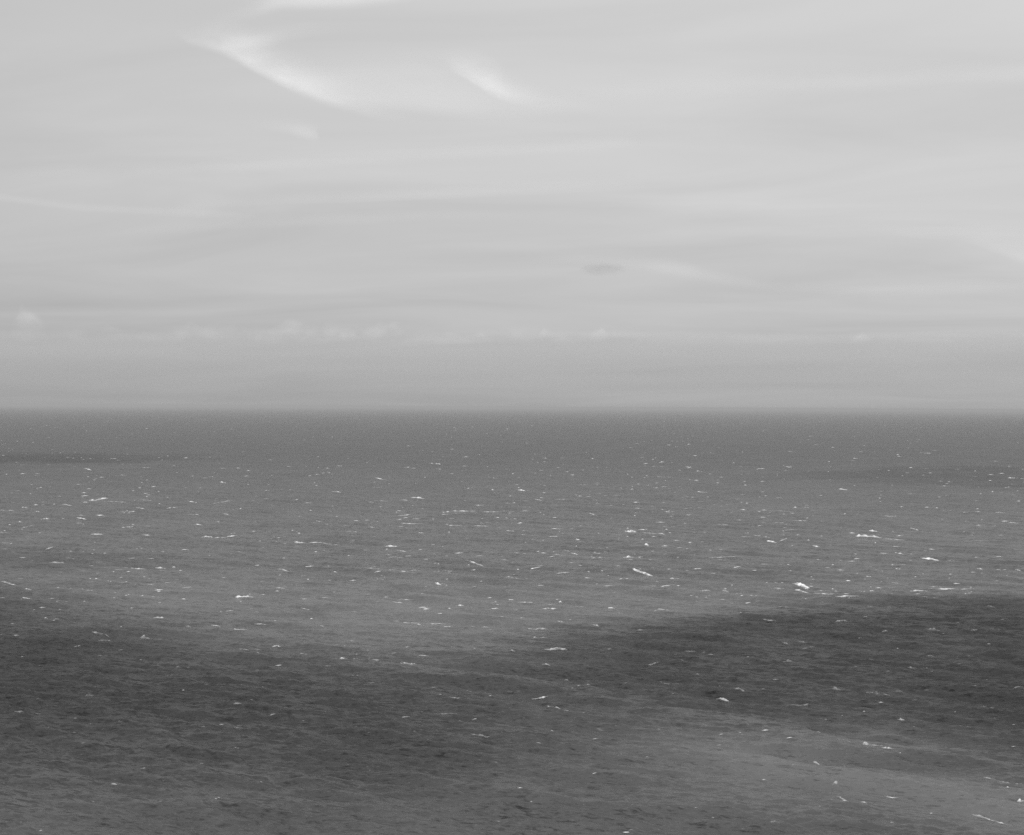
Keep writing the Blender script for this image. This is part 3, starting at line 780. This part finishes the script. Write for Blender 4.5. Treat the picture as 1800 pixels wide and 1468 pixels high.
def whitecap(c, k):
    """one breaking crest: a low ridge of foam, steep towards the viewer, tapering and torn along its length"""
    p = at_sea(c['x'], c['y'] + 0.3 * c['h'])
    r = p.length
    mpp = r / FPX
    Lx = max(c['w'] * 1.35, 4.0) * mpp
    H = max(c['h'] - 1.0, 1.2) * mpp * 0.92
    th = math.atan(c['tilt'] * r / CAM_H)
    th = max(-0.6, min(0.6, th))
    L = Lx / math.cos(th)
    rest = c['tilt'] - math.tan(th) * CAM_H / r     # what the crest's own rise and fall must give
    D = min(max(0.22 * L, 2.2 * H), 6.0 + 2.0 * H)
    nu = int(min(max(c['w'] * 0.9, 8), 44))
    nv = 6
    side = rnd.choice((-0.25, 0.15, -0.2))
    us = np.linspace(-1, 1, nu + 1)
    body = np.clip(1 - np.abs(us - side * (1 - np.abs(us))) ** 1.9, 0, 1) ** 1.1
    torn = 0.75 + 0.35 * vnoise(us * 3.1, k + 0.3) + 0.25 * vnoise(us * 8.3, k + 0.7)
    prof = np.clip(body * torn, 0.02, 1.25)
    wander = 0.35 * D * vnoise(us * 1.7, k + 1.9)
    vv = np.linspace(0, 1, nv + 1)                  # 0 foot of the near face, 1 back of the crest
    X = us[:, None] * L / 2 + np.zeros(nv + 1)[None]
    Y = (vv[None] - 0.35) * D * (0.35 + 0.65 * prof[:, None]) + wander[:, None]
    hump = np.where(vv < 0.35, np.sin(vv / 0.35 * math.pi / 2), np.cos((vv - 0.35) / 0.65 * math.pi / 2) ** 0.8)
    lump = 1 + 0.3 * vnoise(us * 6.7, k + 2.3)[:, None] * np.ones(nv + 1)
    Z = H * hump[None] * (0.15 + 0.85 * prof[:, None]) * lump - rest * X * mpp / mpp
    ca, sa = math.cos(-th), math.sin(-th)
    gx = p.x + X * ca - Y * sa
    gy = p.y + X * sa + Y * ca
    base = sea_height(gx, gy)
    lift = 0.12 + 0.0001 * r
    z0 = float(base.mean())
    wz = base + lift + np.maximum(Z, -0.05 if abs(rest) < 1e-4 else -9)
    if abs(rest) > 1e-4:
        wz = wz + abs(rest) * L / 2
    edge = np.sin(np.clip(vv, 0.06, 0.97) * math.pi) ** 0.5
    foam = (0.2 + 0.9 * c['st']) * (0.4 + 0.75 * prof[:, None]) * edge[None] * (0.85 + 0.3 * vnoise(us * 5.0, k + 4.1)[:, None])
    foam *= np.clip((1 - np.abs(us[:, None])) * 6, 0.15, 1)
    verts = np.stack([gx - p.x, gy - p.y, wz - z0], -1).reshape(-1, 3)
    faces = []
    for i in range(nu):
        for j in range(nv):
            a = i * (nv + 1) + j
            faces.append((a, a + nv + 1, a + nv + 2, a + 1))
    me = mesh_from('whitecap', verts, faces)
    at = me.attributes.new('foam', 'FLOAT', 'POINT')
    at.data.foreach_set('value', np.clip(foam, 0, 1.2).ravel().astype(np.float32))
    o = link('whitecap', me, foam_mat)
    o.location = (p.x, p.y, z0)
    return o


# landmarks that the other crests are described by: (x, y) in the photograph and how to name it
MARKS = [((1528, 944), 'the biggest bright breaker on the right'), ((1408, 1031), 'the triple bright breaker above the right-hand shadow'), ((1130, 1012), 'the slanting bright crest right of centre'),
         ((1110, 933), 'the forked crest right of the middle'), ((688, 961), 'the short fat crest left of the middle'), ((833, 994), 'the thin slanting crest in the middle'), ((815, 898), 'the long level streak in the middle'),
         ((572, 955), 'the long straight white line on the left'), ((175, 878), 'the tangled bright crest at far left'), ((365, 943), 'the blunt crest with a tail on the left'), ((243, 1000), 'the short bright bar on the left'),
         ((430, 1051), 'the two-winged crest on the left'), ((410, 1104), 'the long sagging crest at the left shadow edge'), ((279, 1085), 'the round white crest on the left'), ((947, 1105), 'the level crest on the central shadow edge'),
         ((977, 1142), 'the thick ragged crest below the centre'), ((985, 1248), 'the long tailed crest low in the centre'), ((1480, 1090), 'the flat crest inside the right-hand shadow'), ((1269, 1233), 'the humped crest above the pale patch'),
         ((1535, 1222), 'the dim round boil in the right-hand shadow'), ((1523, 1317), 'the torn crest on the pale patch'), ((1500, 1398), 'the long thin crest on the pale patch'), ((1738, 1438), 'the slanting crest in the lower right corner'),
         ((715, 1168), 'the ragged crest in the dark centre-left water'), ((710, 907), 'the upward slanting crest left of the middle'), ((155, 827), 'the lone slanting fleck far out left'), ((770, 817), 'the paired fleck far out in the middle'),
         ((1485, 861), 'the far fleck under the thin right shadow'), ((1785, 841), 'the far fleck at the right edge'), ((20, 1026), 'the broken crest at the left edge'), ((257, 1124), 'the soft foam patch in the left shadow'),
         ((845, 1290), 'the faint crest low left of centre'), ((1635, 982), 'the bright tick near the right edge'), ((1640, 1108), 'the lumpy crest in the right-hand shadow'), ((1385, 1164), 'the arrow-shaped crest in the right-hand shadow'),
         ((918, 863), 'the bright far tick right of the middle'), ((1357, 952), 'the short bright curl left of the biggest breaker'), ((1630, 797), 'the farthest fleck on the right')]


def say_size(c):
    long_ = c['w'] / max(c['h'], 1)
    shade = 'bright' if c['st'] >= 0.9 else 'white' if c['st'] >= 0.65 else 'pale' if c['st'] >= 0.45 else 'faint'
    size = 'long' if c['w'] > 26 else 'medium' if c['w'] > 14 else 'small'
    kind = 'streak' if long_ > 8 else 'crest' if long_ > 4 else 'fleck'
    return f'{size} {shade} {kind}'


DIRS = ['right', 'upper right', 'above', 'upper left', 'left', 'lower left', 'below', 'lower right']
caps.sort(key=lambda c: -(c['w'] * c['h'] * c['st']))
caps = caps[:300]
taken = {}
for mi, (mp, mname) in enumerate(MARKS):
    near = [(abs(c['x'] - mp[0]) + 2 * abs(c['y'] - mp[1]), i) for i, c in enumerate(caps) if i not in taken]
    d, i = min(near)
    if d < 40:
        taken[i] = mi
labels = {}
for i, mi in taken.items():
    labels[i] = MARKS[mi][1].replace('the ', '', 1)
lists = {}
mark_of = {mi: (caps[i]['x'], caps[i]['y']) for i, mi in taken.items()}
for i, c in enumerate(caps):
    if i in taken:
        continue
    mi = min(mark_of, key=lambda m: (c['x'] - mark_of[m][0]) ** 2 + (1.6 * (c['y'] - mark_of[m][1])) ** 2)
    dx, dy = c['x'] - mark_of[mi][0], mark_of[mi][1] - c['y']
    s = int(round(math.atan2(1.6 * dy, dx) / (math.pi / 4))) % 8
    lists.setdefault((mi, s), []).append((math.hypot(dx, 1.6 * dy), i))
ORD = ['nearest', 'second', 'third', 'fourth', 'fifth', 'sixth', 'seventh', 'eighth', 'ninth', 'tenth']
for (mi, s), row in lists.items():
    row.sort()
    for n, (_, i) in enumerate(row):
        name = MARKS[mi][1].replace('the ', '', 1)
        where = DIRS[s] if DIRS[s] in ('above', 'below') else DIRS[s] + ' of'
        word = say_size(caps[i])
        o_ = '' if len(row) == 1 else ORD[min(n, 9)] + ' '
        labels[i] = f'{word}, {o_}{where} the {name}'
for i, c in enumerate(caps):
    o = whitecap(c, i)
    zone = 'whitecaps on the far water' if c['y'] < 880 else 'whitecaps on the sunlit middle water' if c['y'] < 1045 else 'whitecaps on the near and shaded water'
    tag(o, labels[i], 'whitecap', zone)

# the countless flecks too small to pick apart
fv, ff, fa = [], [], []
bands = [(735, 780, 700, (2.0, 5), (1.2, 1.8)), (780, 860, 1100, (2.5, 8), (1.2, 2.2)), (860, 1060, 2100, (3, 11), (1.3, 2.6)), (1060, 1300, 500, (3, 11), (1.5, 3.2)), (1300, 1480, 150, (3, 9), (1.5, 3.2))]
for y0, y1, n, wr, hr in bands:
    for _ in range(n):
        px, py = rnd.uniform(-220, 2020), rnd.uniform(y0, y1)
        if py < 745 and rnd.random() < 0.5:
            continue
        cl = float(vnoise2(np.array(px / 170.0), np.array(py / 38.0), 9.0))
        if rnd.random() > 0.55 + 0.55 * cl:
            continue
        p = at_sea(px, py)
        r = p.length
        mpp = r / FPX
        w = 1.5 * (wr[0] + (wr[1] - wr[0]) * rnd.random() ** 2.2)
        L, H = w * mpp, rnd.uniform(*hr) * mpp * 0.5
        D = min(0.4 * L, 5.0)
        a = rnd.uniform(-0.5, 0.25)
        ca, sa = math.cos(a), math.sin(a)
        st = 0.22 + 0.7 * rnd.random() ** 1.6
        if py < 800:
            st *= 0.72
        b0 = len(fv)
        nu = 4
        pts = []
        for iu in range(nu + 1):
            u = iu / nu * 2 - 1
            pr = max(0.1, (1 - abs(u) ** 1.6) * rnd.uniform(0.6, 1.2))
            for v, hz in ((-0.5, 0.0), (0.0, 1.0), (0.6, 0.35)):
                x_, y_ = u * L / 2, v * D * (0.4 + 0.6 * pr)
                pts.append((p.x + x_ * ca - y_ * sa, p.y + x_ * sa + y_ * ca, hz * H * pr))
                fa.append(st * (0.35 + 0.65 * pr) * (0.7 if hz < 0.1 else 1.0))
        pa = np.array(pts)
        pa[:, 2] += sea_height(pa[:, 0], pa[:, 1]) + 0.1 + 0.0001 * r
        fv.extend(pa.tolist())
        for iu in range(nu):
            for j in range(2):
                q_ = b0 + iu * 3 + j
                ff.append((q_, q_ + 3, q_ + 4, q_ + 1))
fme = mesh_from('foam_flecks', fv, ff)
at_ = fme.attributes.new('foam', 'FLOAT', 'POINT')
at_.data.foreach_set('value', np.array(fa, dtype=np.float32))
flecks = link('foam_flecks', fme, foam_mat)
tag(flecks, 'countless tiny flecks of foam scattered over the whole sea', kind='stuff')

# ------------------------------------------------------------------ haze: the sea air itself
hz_mat = new_mat('sea_haze')
t = NT(hz_mat)
out = t.new('ShaderNodeOutputMaterial')
pv = t.new('ShaderNodeVolumePrincipled')
pv.inputs['Color'].default_value = (0.70, 0.70, 0.70, 1)
pv.inputs['Density'].default_value = 4.1e-5
pv.inputs['Anisotropy'].default_value = 0.15
t.l.new(pv.outputs[0], out.inputs['Volume'])
B, zb, zt = 94000.0, -6.0, 106.0
hv = [(sx * B, sy * B, z) for z in (zb, zt) for sx, sy in ((-1, -1), (1, -1), (1, 1), (-1, 1))]
hf = [(3, 2, 1, 0), (4, 5, 6, 7), (0, 1, 5, 4), (1, 2, 6, 5), (2, 3, 7, 6), (3, 0, 4, 7)]
haze = link('haze', mesh_from('haze', hv, hf, False), hz_mat)
tag(haze, 'thin sea haze lying over the water', kind='stuff')
